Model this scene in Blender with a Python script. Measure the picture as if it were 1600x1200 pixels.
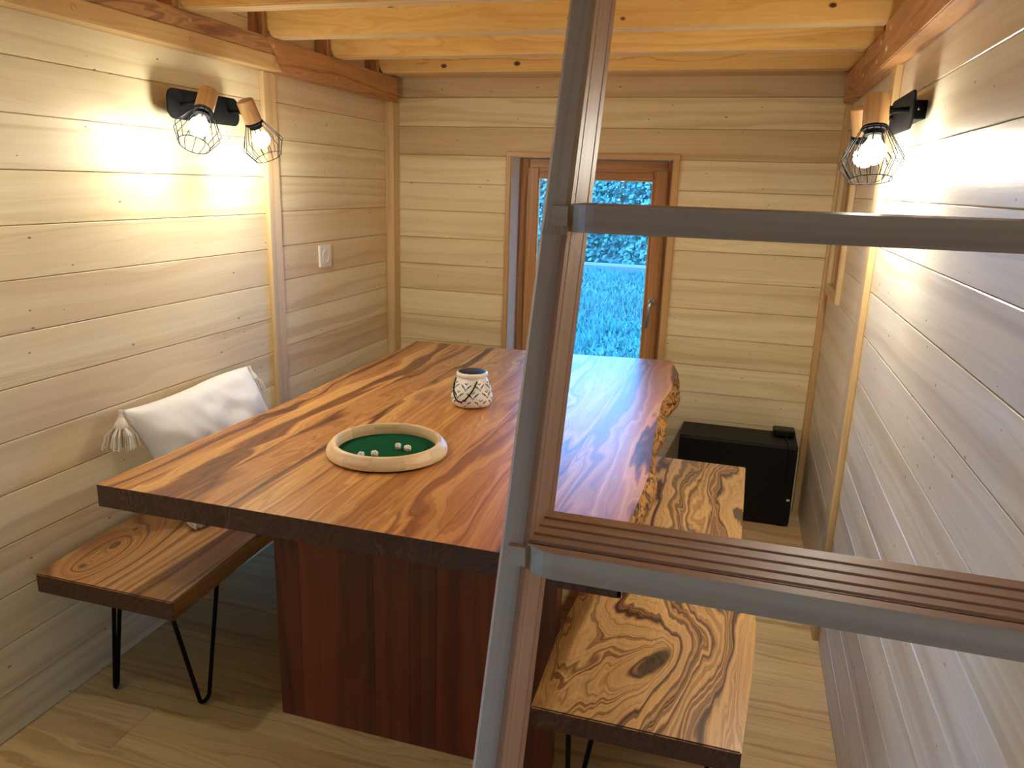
import bpy, bmesh, math, random
from mathutils import Vector, Matrix, noise as mnoise
random.seed(7)
for o in list(bpy.data.objects): bpy.data.objects.remove(o)
S = bpy.context.scene
C = S.collection

# ------------------------------------------------------------------ camera
cam = bpy.data.cameras.new('camera'); cam.sensor_width = 36.0; cam.lens = 36.0*1189.84/1600
cam.clip_start = 0.02
camo = bpy.data.objects.new('camera', cam); C.objects.link(camo)
rx = Vector((0.95724036, 0.28772206, 0.03011507)); dn = Vector((0.10106714, -0.23506356, -0.9667112)); fw = Vector((-0.27106518, 0.92841862, -0.25409158))
m = Matrix((rx, -dn, -fw)).transposed().to_4x4(); m.translation = (0, 0, 1.5)
camo.matrix_world = m; S.camera = camo
# ------------------------------------------------------------------ sky and exposure
W = bpy.data.worlds.new('world'); S.world = W; W.use_nodes = True
bg = W.node_tree.nodes['Background']; bg.inputs[0].default_value = (0.10, 0.42, 1.0, 1); bg.inputs[1].default_value = 3.8
S.view_settings.view_transform = 'Standard'; S.view_settings.look = 'None'
S.view_settings.exposure = 1.95; S.view_settings.gamma = 1.0; S.view_settings.use_curve_mapping = False
BULB = 38.0                       # radiance of the lamp bulbs
BULBCOL = (1.0, 0.965, 0.82)
S.cycles.use_light_tree = False; S.cycles.light_sampling_threshold = 0.04; S.cycles.max_bounces = 6; S.cycles.diffuse_bounces = 6; S.cycles.glossy_bounces = 3; S.cycles.transparent_max_bounces = 6; S.cycles.transmission_bounces = 2

# ------------------------------------------------------------------ helpers
def lin(r, g, b):
    f = lambda c: (c/255/12.92) if c/255 <= .04045 else ((c/255+.055)/1.055)**2.4
    return (f(r), f(g), f(b), 1)

def new_mat(name):
    mt = bpy.data.materials.new(name); mt.use_nodes = True
    nt = mt.node_tree
    return mt, nt, nt.nodes['Principled BSDF']

class NB:
    def __init__(s, nt): s.nt = nt
    def n(s, t, **kw):
        nd = s.nt.nodes.new(t)
        for k, v in kw.items(): setattr(nd, k, v)
        return nd
    def put(s, sock, v):
        if isinstance(v, bpy.types.NodeSocket): s.nt.links.new(v, sock)
        else: sock.default_value = v
    def math(s, op, a, b=0.0, c=None, clamp=False):
        nd = s.n('ShaderNodeMath', operation=op, use_clamp=clamp)
        s.put(nd.inputs[0], a); s.put(nd.inputs[1], b)
        if c is not None: s.put(nd.inputs[2], c)
        return nd.outputs[0]
    def vmath(s, op, a, b):
        nd = s.n('ShaderNodeVectorMath', operation=op)
        s.put(nd.inputs[0], a); s.put(nd.inputs[1], b)
        return nd.outputs[0]
    def noise(s, vec, scale=1, detail=2, dist=0.0, dims='3D', rough=.5):
        nd = s.n('ShaderNodeTexNoise', noise_dimensions=dims)
        s.put(nd.inputs['W' if dims == '1D' else 'Vector'], vec)
        nd.inputs['Scale'].default_value = scale; nd.inputs['Detail'].default_value = detail
        nd.inputs['Roughness'].default_value = rough; nd.inputs['Distortion'].default_value = dist
        return nd.outputs[0]
    def ramp(s, fac, stops, interp='LINEAR'):
        nd = s.n('ShaderNodeValToRGB'); cr = nd.color_ramp; cr.interpolation = interp
        while len(cr.elements) < len(stops): cr.elements.new(.5)
        for e, (p, c) in zip(cr.elements, stops): e.position = p; e.color = c
        s.put(nd.inputs[0], fac); return nd.outputs[0]
    def mix(s, a, b, fac, blend='MIX'):
        nd = s.n('ShaderNodeMix', data_type='RGBA', blend_type=blend)
        s.put(nd.inputs[0], fac); s.put(nd.inputs[6], a); s.put(nd.inputs[7], b)
        return nd.outputs[2]

def wood(name, stops, amp=.12, stretch=(.7, 6, 6), B=28, fine=.16, rough=.45, coat=0.0, coat_rough=.2, coat_ior=1.5,
         specks=0.0, pine=0.0, knots=(), bump=.15, spec=.5, dist=.6, detail2=3, tilt=0.0, big=1.0):
    """grain runs along the object's local X axis; object colour tints the board"""
    mt, nt, bs = new_mat(name); b = NB(nt)
    tc = b.n('ShaderNodeTexCoord').outputs['Object']
    oi = b.n('ShaderNodeObjectInfo'); rnd = oi.outputs['Random']
    off = b.n('ShaderNodeCombineXYZ')
    b.put(off.inputs[0], b.math('MULTIPLY', rnd, 57.3)); b.put(off.inputs[1], b.math('MULTIPLY', rnd, 31.7)); b.put(off.inputs[2], b.math('MULTIPLY', rnd, 83.1))
    co = tc if knots else b.vmath('ADD', tc, off.outputs[0])
    sep = b.n('ShaderNodeSeparateXYZ'); b.put(sep.inputs[0], tc)
    X, Y, Z = sep.outputs
    n1 = b.noise(b.vmath('MULTIPLY', co, stretch), 1, 3, dist)
    f = b.math('ADD', b.math('ADD', Y, b.math('MULTIPLY', Z, .6)), b.math('MULTIPLY', n1, amp))
    if tilt: f = b.math('ADD', f, b.math('MULTIPLY', X, tilt))
    dark = None
    for (kx, ky, sx, sy, am, rot, dk) in knots:
        dx = b.math('SUBTRACT', X, kx); dy = b.math('SUBTRACT', Y, ky)
        cr, sr = math.cos(rot), math.sin(rot)
        u = b.math('ADD', b.math('MULTIPLY', dx, cr/sx), b.math('MULTIPLY', dy, sr/sx))
        v = b.math('ADD', b.math('MULTIPLY', dx, -sr/sy), b.math('MULTIPLY', dy, cr/sy))
        d2 = b.math('ADD', b.math('MULTIPLY', u, u), b.math('MULTIPLY', v, v))
        g = b.math('POWER', 2.718, b.math('MULTIPLY', d2, -1.0))
        f = b.math('ADD', f, b.math('MULTIPLY', g, am))
        if dk:
            k = b.math('MULTIPLY', b.math('SUBTRACT', g, .62), 3.0*dk, clamp=True)
            dark = k if dark is None else b.math('MAXIMUM', dark, k)
    band = b.noise(b.math('ADD', b.math('MULTIPLY', f, B), b.math('MULTIPLY', rnd, 100)), 1, detail2, 0, '1D', .6)
    col = b.ramp(band, stops)
    fn = b.noise(b.vmath('MULTIPLY', co, (4, 150, 150)), 1, 3)
    sh = b.math('ADD', b.math('MULTIPLY', b.math('SUBTRACT', fn, .5), fine*2), 1.0)
    cmb = b.n('ShaderNodeCombineXYZ')
    for i in range(3): b.put(cmb.inputs[i], sh)
    col = b.mix(col, cmb.outputs[0], 1.0, 'MULTIPLY')
    bign = b.noise(b.vmath('MULTIPLY', co, (1.1, 5, 5)), 1, 2)
    col = b.mix(col, b.mix((1, 1, 1, 1), (.82, .76, .70, 1), b.math('MULTIPLY', b.math('MULTIPLY', b.math('SUBTRACT', bign, .42), 3.0, clamp=True), big)), 1.0, 'MULTIPLY')
    col = b.mix(col, oi.outputs['Color'], 1.0, 'MULTIPLY')
    if specks:
        vo = b.n('ShaderNodeTexVoronoi', feature='F1', voronoi_dimensions='2D'); b.put(vo.inputs['Vector'], b.vmath('MULTIPLY', co, (8, 16, 16))); vo.inputs['Scale'].default_value = 1
        rr = b.n('ShaderNodeSeparateColor'); b.put(rr.inputs[0], vo.outputs['Color'])
        k = b.math('MULTIPLY', b.math('LESS_THAN', vo.outputs['Distance'], b.math('MULTIPLY', rr.outputs[1], .048)), b.math('LESS_THAN', rr.outputs[0], specks))
        col = b.mix(col, (.16, .08, .035, 1), b.math('MULTIPLY', k, .75))
    if pine:
        vo = b.n('ShaderNodeTexVoronoi', feature='F1', voronoi_dimensions='2D'); b.put(vo.inputs['Vector'], b.vmath('MULTIPLY', co, (3.5, 5.5, 6.5))); vo.inputs['Scale'].default_value = 1
        rr = b.n('ShaderNodeSeparateColor'); b.put(rr.inputs[0], vo.outputs['Color'])
        k = b.math('MULTIPLY', b.math('SUBTRACT', b.math('MULTIPLY', rr.outputs[1], .10), vo.outputs['Distance']), 40.0, clamp=True)
        k = b.math('MULTIPLY', k, b.math('LESS_THAN', rr.outputs[0], pine))
        col = b.mix(col, (.09, .025, .008, 1), k)
    if dark is not None:
        kn = b.noise(b.vmath('MULTIPLY', co, (22, 40, 40)), 1, 4, 1.5)
        col = b.mix(col, b.ramp(kn, [(.35, lin(30, 20, 16)), (.55, lin(92, 62, 42)), (.7, lin(40, 26, 18))]), dark)
    nt.links.new(col, bs.inputs['Base Color'])
    bs.inputs['Roughness'].default_value = rough; bs.inputs['Specular IOR Level'].default_value = spec
    bs.inputs['Coat Weight'].default_value = coat; bs.inputs['Coat Roughness'].default_value = coat_rough; bs.inputs['Coat IOR'].default_value = coat_ior
    if bump:
        bp = b.n('ShaderNodeBump'); bp.inputs['Strength'].default_value = bump; bp.inputs['Distance'].default_value = .002
        b.put(bp.inputs['Height'], b.math('ADD', b.math('MULTIPLY', fn, .5), band)); nt.links.new(bp.outputs[0], bs.inputs['Normal'])
    return mt

def plain(name, col, rough=.5, metal=0.0, spec=.5, coat=0.0, noise=0.0, nscale=30, bump=0.0, transm=0.0):
    mt, nt, bs = new_mat(name); b = NB(nt)
    if noise or bump:
        tc = b.n('ShaderNodeTexCoord').outputs['Object']
        n = b.noise(tc, nscale, 4)
        if noise:
            c = b.mix(tuple(x*(1-noise) for x in col[:3])+(1,), tuple(min(1, x*(1+noise)) for x in col[:3])+(1,), n)
            nt.links.new(c, bs.inputs['Base Color'])
        else: bs.inputs['Base Color'].default_value = col
        if bump:
            bp = b.n('ShaderNodeBump'); bp.inputs['Strength'].default_value = bump; bp.inputs['Distance'].default_value = .003
            b.put(bp.inputs['Height'], n); nt.links.new(bp.outputs[0], bs.inputs['Normal'])
    else: bs.inputs['Base Color'].default_value = col
    bs.inputs['Roughness'].default_value = rough; bs.inputs['Metallic'].default_value = metal
    bs.inputs['Specular IOR Level'].default_value = spec; bs.inputs['Coat Weight'].default_value = coat
    return mt

M = {}
M['poplar'] = wood('poplar_panelling', [(.22, lin(214, 195, 155)), (.45, lin(235, 220, 184)), (.62, lin(242, 231, 199)), (.82, lin(227, 210, 170))],
                   amp=.16, stretch=(.8, 7, 7), B=16, fine=.06, rough=.48, specks=.34, bump=.06, spec=.26, big=.5)
M['poplar_rough'] = wood('speckled_poplar_panelling', [(.22, lin(206, 192, 166)), (.45, lin(226, 215, 194)), (.62, lin(235, 226, 207)), (.82, lin(216, 203, 180))],
                   amp=.16, stretch=(.8, 7, 7), B=16, fine=.10, rough=.36, specks=.62, bump=.22, spec=.5, big=.8)
M['trim'] = wood('pale_trim_wood', [(.3, lin(205, 172, 122)), (.6, lin(224, 196, 148)), (.8, lin(212, 182, 132))], B=30, fine=.06, rough=.4, bump=.05)
M['pine'] = wood('pine_joist_wood', [(.28, lin(206, 152, 80)), (.40, lin(236, 192, 112)), (.65, lin(244, 208, 134)), (.82, lin(216, 164, 88))],
                 amp=.30, stretch=(1.2, 7, 7), B=26, fine=.07, rough=.5, pine=.55, bump=.08, big=.5)
M['pine_painted_lit'] = wood('pine_lamplight_tint', [(.3, lin(222, 184, 124)), (.55, lin(240, 214, 164)), (.8, lin(230, 198, 142))], amp=.1, B=26, fine=.06, rough=.5, pine=.2, bump=.06)  # paler pine: lamplight on the joist undersides painted into the colour
M['beam'] = wood('larch_beam_wood', [(.3, lin(146, 104, 66)), (.45, lin(184, 138, 94)), (.62, lin(202, 158, 112)), (.8, lin(160, 116, 74))],
                 amp=.26, stretch=(1.2, 9, 9), B=40, fine=.12, rough=.5, pine=.16, bump=.12)
M['doorwood'] = wood('brown_door_wood', [(.3, lin(156, 104, 58)), (.5, lin(194, 138, 82)), (.75, lin(212, 160, 102))], B=36, fine=.1, rough=.42, bump=.08)
M['floor'] = wood('oak_laminate', [(.3, lin(186, 154, 108)), (.45, lin(210, 180, 130)), (.62, lin(220, 192, 144)), (.8, lin(198, 168, 118))],
                  amp=.20, stretch=(1.3, 9, 9), B=34, fine=.14, rough=.38, bump=.06)
M['ladder'] = wood('ladder_beech_wood', [(.3, lin(190, 144, 112)), (.5, lin(212, 168, 134)), (.75, lin(222, 182, 148))], amp=.06, stretch=(1, 10, 10), B=26, fine=.06, rough=.45, bump=.08)
M['acacia'] = wood('acacia_table_wood', [(.26, lin(80, 50, 34)), (.38, lin(146, 94, 54)), (.5, lin(182, 128, 74)), (.63, lin(210, 162, 102)), (.78, lin(142, 90, 52))],
                   amp=.34, stretch=(1.1, 6.5, 6.5), B=16, fine=.22, rough=.38, spec=.22, coat=.24, coat_rough=.28, coat_ior=1.5, bump=.05, dist=.9)
M['acacia_end'] = wood('acacia_end_grain', [(.3, lin(52, 24, 21)), (.5, lin(72, 38, 31)), (.75, lin(98, 58, 47))], amp=.3, stretch=(9, 9, 9), B=60, fine=.1, rough=.4, coat=.4, bump=.05)
M['mahogany'] = wood('dark_red_slab_wood', [(.25, lin(74, 24, 13)), (.45, lin(112, 42, 22)), (.6, lin(130, 56, 28)), (.8, lin(92, 34, 18))],
                     amp=.3, stretch=(.7, 5, 5), B=10, fine=.2, rough=.36, coat=.4, bump=.05)
mt, nt, bs = new_mat('live_edge_bark'); b = NB(nt); tcb = b.n('ShaderNodeTexCoord').outputs['Object']
nn = b.noise(b.vmath('MULTIPLY', tcb, (60, 22, 60)), 1, 4, 1.0)
nt.links.new(b.ramp(nn, [(.36, lin(38, 22, 10)), (.46, lin(120, 76, 32)), (.56, lin(186, 132, 66)), (.70, lin(146, 94, 44))]), bs.inputs['Base Color']); bs.inputs['Roughness'].default_value = .55
bp = b.n('ShaderNodeBump'); bp.inputs['Strength'].default_value = .8; bp.inputs['Distance'].default_value = .006; b.put(bp.inputs['Height'], nn); nt.links.new(bp.outputs[0], bs.inputs['Normal']); M['bark'] = mt
BST = [(.26, lin(44, 27, 18)), (.37, lin(98, 66, 42)), (.45, lin(184, 136, 84)), (.54, lin(222, 176, 114)), (.62, lin(146, 102, 62)), (.74, lin(66, 40, 24))]
M['black'] = plain('black_metal', (.004, .004, .0045, 1), .6, .0, .12, noise=.1)
M['blackplastic'] = plain('black_plastic', (.006, .006, .006, 1), .4, 0, .35)
M['boxblack'] = plain('matte_black_cabinet', (.007, .0065, .006, 1), .5, 0, .25)
M['whiteplastic'] = plain('white_plastic', lin(238, 234, 226), .3)
M['ceramic'] = plain('white_ceramic', lin(236, 234, 230), .28, coat=.3)
M['slit'] = plain('dark_slit', lin(44, 40, 42), .8)
M['solar'] = plain('dark_solar_panel', lin(34, 29, 27), .5, spec=.25)
M['felt'] = plain('green_felt', lin(8, 74, 44), .95, noise=.25, nscale=220, bump=.3, spec=.1)
M['rubberwood'] = wood('rubberwood_segments', [(.3, lin(226, 196, 150)), (.55, lin(240, 218, 178)), (.8, lin(230, 204, 160))], B=60, fine=.12, rough=.42, bump=.05)
M['lampwood'] = wood('lamp_oak', [(.3, lin(184, 136, 86)), (.5, lin(212, 170, 118)), (.8, lin(196, 150, 98))], B=70, fine=.10, rough=.45, bump=.05)
M['cloth'] = plain('white_linen', lin(228, 224, 220), .95, noise=.05, nscale=300, bump=.35, spec=.1)
M['yarn'] = plain('cream_yarn', lin(226, 216, 200), .95, spec=.1)
M['chrome'] = plain('brushed_steel', lin(196, 196, 198), .25, 1.0)
M['reveal'] = plain('white_reveal', lin(232, 232, 228), .5)
M['grass'] = plain('grass_blades', (.08, .19, .165, 1), .6, noise=.5, nscale=1.2, spec=.3)
M['soil'] = plain('lawn_soil', (.08, .17, .15, 1), .9, noise=.5, nscale=3)
M['leaf'] = plain('shrub_leaves', (.14, .24, .20, 1), .5, noise=.6, nscale=1.0)
M['kerb'] = plain('pale_kerb_stone', (.17, .14, .14, 1), .8, noise=.2)
M['roofing'] = plain('roof_underside', lin(206, 170, 118), .6)
M['dowel'] = wood('dowel_end', [(.3, lin(190, 140, 86)), (.7, lin(222, 180, 128))], B=200, fine=.1, rough=.5)

mt, nt, bs = new_mat('lit_bulb'); em = nt.nodes.new('ShaderNodeEmission')
em.inputs[0].default_value = BULBCOL+(1,); em.inputs[1].default_value = 8.0; mt.cycles.emission_sampling = 'NONE'
nt.links.new(em.outputs[0], nt.nodes['Material Output'].inputs[0]); M['bulb'] = mt

mt, nt, bs = new_mat('clear_glass'); nt.nodes.remove(bs); b = NB(nt)
tr = b.n('ShaderNodeBsdfTransparent'); gl = b.n('ShaderNodeBsdfGlossy'); gl.inputs['Roughness'].default_value = .02
fr = b.n('ShaderNodeFresnel'); fr.inputs[0].default_value = 1.45; mx = b.n('ShaderNodeMixShader')
nt.links.new(fr.outputs[0], mx.inputs[0]); nt.links.new(tr.outputs[0], mx.inputs[1]); nt.links.new(gl.outputs[0], mx.inputs[2])
nt.links.new(mx.outputs[0], nt.nodes['Material Output'].inputs[0]); M['glass'] = mt

I3 = Matrix.Identity(3)
ROT_Y = Matrix(((0, -1, 0), (1, 0, 0), (0, 0, 1)))            # local X -> world Y
ROT_LEFT = Matrix(((0, 0, 1), (1, 0, 0), (0, 1, 0)))           # X->+Y, Y->+Z, Z->+X
ROT_RIGHT = Matrix(((0, 0, -1), (-1, 0, 0), (0, 1, 0)))        # X->-Y, Y->+Z, Z->-X
ROT_FAR = Matrix(((1, 0, 0), (0, 0, -1), (0, 1, 0)))           # X->+X, Y->+Z, Z->-Y
ROT_BACK = Matrix(((-1, 0, 0), (0, 0, 1), (0, 1, 0)))          # X->-X, Y->+Z, Z->+Y
ROT_UPX = Matrix(((0, 1, 0), (0, 0, 1), (1, 0, 0)))            # X->+Z (upright), Y->+X, Z->+Y
ROT_UPY = Matrix(((0, 0, 1), (0, -1, 0), (1, 0, 0)))           # X->+Z, Y->-Y, Z->+X

def link(name, me, mat, parent=None, loc=(0, 0, 0), rot=I3, color=None):
    o = bpy.data.objects.new(name, me); C.objects.link(o)
    if me is not None and mat is not None and not me.materials: me.materials.append(M[mat] if isinstance(mat, str) else mat)
    if parent is not None:
        o.parent = parent
    o.matrix_basis = place(parent, loc, rot)
    WORLD[o.name] = Matrix.Translation(loc) @ rot.to_4x4()
    if color is not None: o.color = tuple(color)+(1,)
    return o
WORLD = {}
def place(parent, loc, rot):
    w = Matrix.Translation(loc) @ rot.to_4x4()
    return w if parent is None else WORLD[parent.name].inverted() @ w

def empty(name, loc, parent=None):
    return link(name, None, None, parent, loc)
def tag(o, label, cat, group=None):
    o['label'] = label; o['category'] = cat
    if group: o['group'] = group
    return o
def struct(o, label=None):
    o['kind'] = 'structure'
    if label: o['label'] = label
    return o

_cache = {}
def cbox(lx, ly, lz, ch=.0015, mat=None):
    key = (round(lx, 4), round(ly, 4), round(lz, 4), ch, mat)
    if key in _cache: return _cache[key]
    bm = bmesh.new(); bmesh.ops.create_cube(bm, size=1)
    for v in bm.verts: v.co = Vector((v.co.x*lx, v.co.y*ly, v.co.z*lz))
    if ch: bmesh.ops.bevel(bm, geom=list(bm.edges), offset=ch, segments=1, affect='EDGES')
    me = bpy.data.meshes.new('board'); bm.to_mesh(me); bm.free()
    _cache[key] = me
    return me

def wbox(name, lo, hi, mat, parent=None, rot=I3, ch=.0015, color=None):
    """a chamfered board between two world corners, its grain along rot's local X"""
    lo, hi = Vector(lo), Vector(hi); c = (lo+hi)/2; d = hi-lo
    l = rot.transposed() @ d
    return link(name, cbox(abs(l.x), abs(l.y), abs(l.z), ch, mat), mat, parent, c, rot, color)

def wmesh(name, verts, faces, mat, parent=None, rot=I3, origin=None, smooth=False, color=None):
    """world-space verts into an object with its own origin and frame"""
    if origin is None:
        o = Vector((0, 0, 0))
        for v in verts: o += Vector(v)
        o /= len(verts)
    else: o = Vector(origin)
    rt = rot.transposed()
    me = bpy.data.meshes.new(name); me.from_pydata([rt @ (Vector(v)-o) for v in verts], [], faces); me.update()
    if smooth:
        for p in me.polygons: p.use_smooth = True
    return link(name, me, mat, parent, o, rot, color)

def prism(name, poly, z0, z1, mat, parent=None, rot=I3, ch=.002, color=None):
    """vertical prism of a plan polygon (world xy)"""
    bm = bmesh.new()
    c = Vector((sum(p[0] for p in poly)/len(poly), sum(p[1] for p in poly)/len(poly), (z0+z1)/2)); rt = rot.transposed()
    vs = [bm.verts.new(rt @ (Vector((p[0], p[1], z0))-c)) for p in poly]
    f = bm.faces.new(vs)
    r = bmesh.ops.extrude_face_region(bm, geom=[f])
    up = rt @ Vector((0, 0, z1-z0))
    for v in r['geom']:
        if isinstance(v, bmesh.types.BMVert): v.co += up
    bmesh.ops.recalc_face_normals(bm, faces=list(bm.faces))
    if ch:
        cand = [e for e in bm.edges if len(e.link_faces) == 2 and e.calc_face_angle(0) > .6]
        bmesh.ops.bevel(bm, geom=cand, offset=ch, segments=2, affect='EDGES')
    me = bpy.data.meshes.new(name); bm.to_mesh(me); bm.free()
    return link(name, me, mat, parent, c, rot, color)

def tube_geo(pts, r, n=8, closed=False):
    pts = [Vector(p) for p in pts]; V = []; F = []; N = len(pts)
    t0 = (pts[1]-pts[0]).normalized(); up = Vector((0, 0, 1)) if abs(t0.z) < .9 else Vector((1, 0, 0))
    a = t0.cross(up).normalized()
    for i, p in enumerate(pts):
        if closed: t = (pts[(i+1) % N]-pts[i-1]).normalized()
        else: t = (pts[min(i+1, N-1)]-pts[max(i-1, 0)]).normalized()
        a = (a - t*a.dot(t)).normalized(); bb = t.cross(a)
        for k in range(n):
            w = 2*math.pi*k/n; V.append(p + a*(r*math.cos(w)) + bb*(r*math.sin(w)))
    for i in range(N if closed else N-1):
        j = (i+1) % N
        for k in range(n):
            F.append((i*n+k, i*n+(k+1) % n, j*n+(k+1) % n, j*n+k))
    if not closed:
        F.append(tuple(range(n))[::-1]); F.append(tuple((N-1)*n+k for k in range(n)))
    return V, F
def join_geo(parts):
    V = []; F = []
    for v, f in parts:
        o = len(V); V += list(v); F += [tuple(i+o for i in q) for q in f]
    return V, F
def box_geo(lo, hi):
    x0, y0, z0 = lo; x1, y1, z1 = hi
    V = [Vector(p) for p in ((x0,y0,z0),(x1,y0,z0),(x1,y1,z0),(x0,y1,z0),(x0,y0,z1),(x1,y0,z1),(x1,y1,z1),(x0,y1,z1))]
    return V, [(0,3,2,1),(4,5,6,7),(0,1,5,4),(1,2,6,5),(2,3,7,6),(3,0,4,7)]
def lathe_geo(prof, n=40, origin=(0,0,0), axis=(0,0,1), cap0=True, cap1=True):
    ax = Vector(axis).normalized(); q = Vector((0,0,1)).rotation_difference(ax); o = Vector(origin)
    V = []; F = []
    for (r, h) in prof:
        for k in range(n):
            w = 2*math.pi*k/n; V.append(o + q @ Vector((r*math.cos(w), r*math.sin(w), h)))
    for i in range(len(prof)-1):
        for k in range(n):
            F.append((i*n+k, i*n+(k+1) % n, (i+1)*n+(k+1) % n, (i+1)*n+k))
    if cap0: F.append(tuple(range(n))[::-1])
    if cap1: F.append(tuple((len(prof)-1)*n+k for k in range(n)))
    return V, F
def auto_smooth(o, ang=.6):
    bm = bmesh.new(); bm.from_mesh(o.data)
    for f in bm.faces: f.smooth = True
    for e in bm.edges:
        if len(e.link_faces) == 2 and e.calc_face_angle(0) > ang: e.smooth = False
    bm.to_mesh(o.data); bm.free(); return o

# ------------------------------------------------------------------ the room
XL, XR, YF, YB = -1.772, .390, 3.73, -1.30
PITCH = .1367
TINTS = [(1, 1, 1), (1, .99, .96), (.97, .96, .92), (.94, .90, .86), (.90, .84, .80), (1, 1, .95), (.96, .93, .90)]
TW = [5, 5, 3, 3, 2, 3, 3]
def rows(z_ref, ztop):
    z = z_ref
    while z > .03: z -= PITCH
    out = []
    while z < ztop-.02:
        a, bb = max(z, 0.0), min(z+PITCH, ztop)
        if bb-a > .02: out.append((a, bb))
        z += PITCH
    return out
def planks(parent, side, u0, u1, z_ref, ztop, hole=None, tints=None):
    """horizontal boards on one wall between u0..u1 (world y on the side walls, x on the end walls)"""
    T = .012; g = .0009
    for a, bb in rows(z_ref, ztop):
        spans = [(u0, u1)]
        if hole:
            h0, h1, hz0, hz1 = hole
            if bb > hz0+.005 and a < hz1-.005:
                spans = [s for s in ((u0, h0), (h1, u1)) if s[1]-s[0] > .01]
                for zz in ((a, hz0), (hz1, bb)):
                    if zz[1]-zz[0] > .012: put_plank(parent, side, h0, h1, zz[0], zz[1], T, g, random.choices(TINTS, TW)[0])
        for s in spans:
            tint = random.choices(TINTS, TW)[0]
            if tints:
                for (zc, ta) in tints:
                    if a < zc < bb: tint = ta
            put_plank(parent, side, s[0], s[1], a, bb, T, g, tint)
def put_plank(parent, side, u0, u1, a, bb, T, g, tint):
    rot = {'L': ROT_LEFT, 'R': ROT_RIGHT, 'F': ROT_FAR, 'B': ROT_BACK}[side]
    if side == 'L': lo, hi = (XL-T, u0, a+g), (XL, u1, bb-g)
    if side == 'R': lo, hi = (XR, u0, a+g), (XR+T, u1, bb-g)
    if side == 'F': lo, hi = (u0, YF, a+g), (u1, YF+T, bb-g)
    if side == 'B': lo, hi = (u0, YB-T, a+g), (u1, YB, bb-g)
    wbox('plank', lo, hi, 'poplar_rough' if side == 'R' else 'poplar', parent, rot, .0016, tint)
def backing(name, lo, hi, hole, axis):
    """solid wall core behind the boards, with an opening (u0,u1,z0,z1)"""
    parts = []
    if not hole: parts.append(box_geo(lo, hi))
    else:
        h0, h1, z0, z1 = hole; i = axis
        def sub(u0, u1, a, bb):
            l = list(lo); h = list(hi); l[i] = u0; h[i] = u1; l[2] = a; h[2] = bb
            if u1-u0 > .001 and bb-a > .001: parts.append(box_geo(l, h))
        sub(lo[i], h0, lo[2], hi[2]); sub(h1, hi[i], lo[2], hi[2]); sub(h0, h1, lo[2], z0); sub(h0, h1, z1, hi[2])
    V, F = join_geo(parts)
    return struct(wmesh(name, V, F, 'roofing'))

ZT = 2.13          # loft deck level
ZC = 2.9           # roof
DOOR = (-1.125, -.343, .02, 1.632)
LDOOR = (-1.20, -.10, .10, 1.72)
RWIN = (3.262, 3.60, 1.12, 1.76)
TH = .15
wl = backing('wall_left', (XL-.012-TH, YB, 0), (XL-.0125, YF+.1, ZC), LDOOR, 1)
wr = backing('wall_right', (XR+.0125, YB, 0), (XR+.012+TH, YF+.1, ZC), RWIN, 1)
wf = backing('wall_far', (XL, YF+.0125, 0), (XR, YF+.16, ZC), DOOR, 0)
wb = backing('wall_back', (XL, YB-.15, 0), (XR, YB-.0125, ZC), None, 0)
wl['label'] = 'long pale plank wall behind the left bench'; wr['label'] = 'pale plank wall on the ladder side'
wf['label'] = 'plank end wall around the glazed door'; wb['label'] = 'plank wall behind the viewer'
YS = 2.645
planks(wl, 'L', -.10, YS, 1.770, ZC, tints=[(1.43, (.99, .97, .90)), (1.29, (.97, .93, .86)), (1.16, (.92, .86, .80)), (1.02, (1, .99, .93)), (.88, (.92, .85, .79)), (.75, (.93, .86, .80))])
planks(wl, 'L', YS, YF, 1.776, ZC, tints=[(1.86, (.95, .89, .83)), (1.70, (1, .98, .93)), (1.57, (1, .99, .94)), (1.43, (.98, .95, .89)), (1.30, (.94, .87, .79)), (1.16, (.92, .84, .77)), (1.03, (1, .98, .95)), (.88, (1, .98, .95)), (.76, (.86, .77, .70))])
planks(wl, 'L', -1.20, -.10, 1.770, ZC, hole=LDOOR)
planks(wl, 'L', YB, -1.20, 1.770, ZC)
planks(wr, 'R', YB, 2.60, 1.7595, ZC)
planks(wr, 'R', 2.60, YF, 1.7595, ZC, hole=RWIN)
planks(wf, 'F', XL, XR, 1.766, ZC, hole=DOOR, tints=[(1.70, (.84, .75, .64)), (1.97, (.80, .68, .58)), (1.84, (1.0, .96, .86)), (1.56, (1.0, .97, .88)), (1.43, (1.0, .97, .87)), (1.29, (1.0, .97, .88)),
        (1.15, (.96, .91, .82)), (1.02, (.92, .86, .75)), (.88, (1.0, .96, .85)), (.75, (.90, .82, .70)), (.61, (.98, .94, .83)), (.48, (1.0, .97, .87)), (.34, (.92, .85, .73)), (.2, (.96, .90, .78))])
planks(wb, 'B', XL, XR, 1.766, ZC)

# floor: laminate planks running across the room
fl = struct(wmesh('floor', *box_geo((XL-.15, YB, -.12), (XR+.15, YF+.16, -.0125)), 'roofing'), 'pale oak laminate floor of planks laid across the room')
y = 1.36-.178*15; r = 0
while y < YF:
    a, bb = max(y, YB), min(y+.178, YF)
    if bb > a+.01:
        x = XL - [.0, .7, .35, 1.0][r % 4]
        while x < XR:
            x0, x1 = max(x, XL), min(x+1.28, XR)
            if x1-x0 > .02:
                v = random.uniform(.86, 1.06)
                wbox('floor_plank', (x0+.0003, a+.0003, -.012), (x1-.0003, bb-.0003, 0), 'floor', fl, I3, .0007, (v, v*random.uniform(.96, 1), v*random.uniform(.9, 1)))
            x += 1.28
    y += .178; r += 1
struct(wmesh('ceiling', *box_geo((XL-.17, YB-.15, ZC), (XR+.17, YF+.16, ZC+.1)), 'roofing'), 'roof boarding high above the loft')

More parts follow.
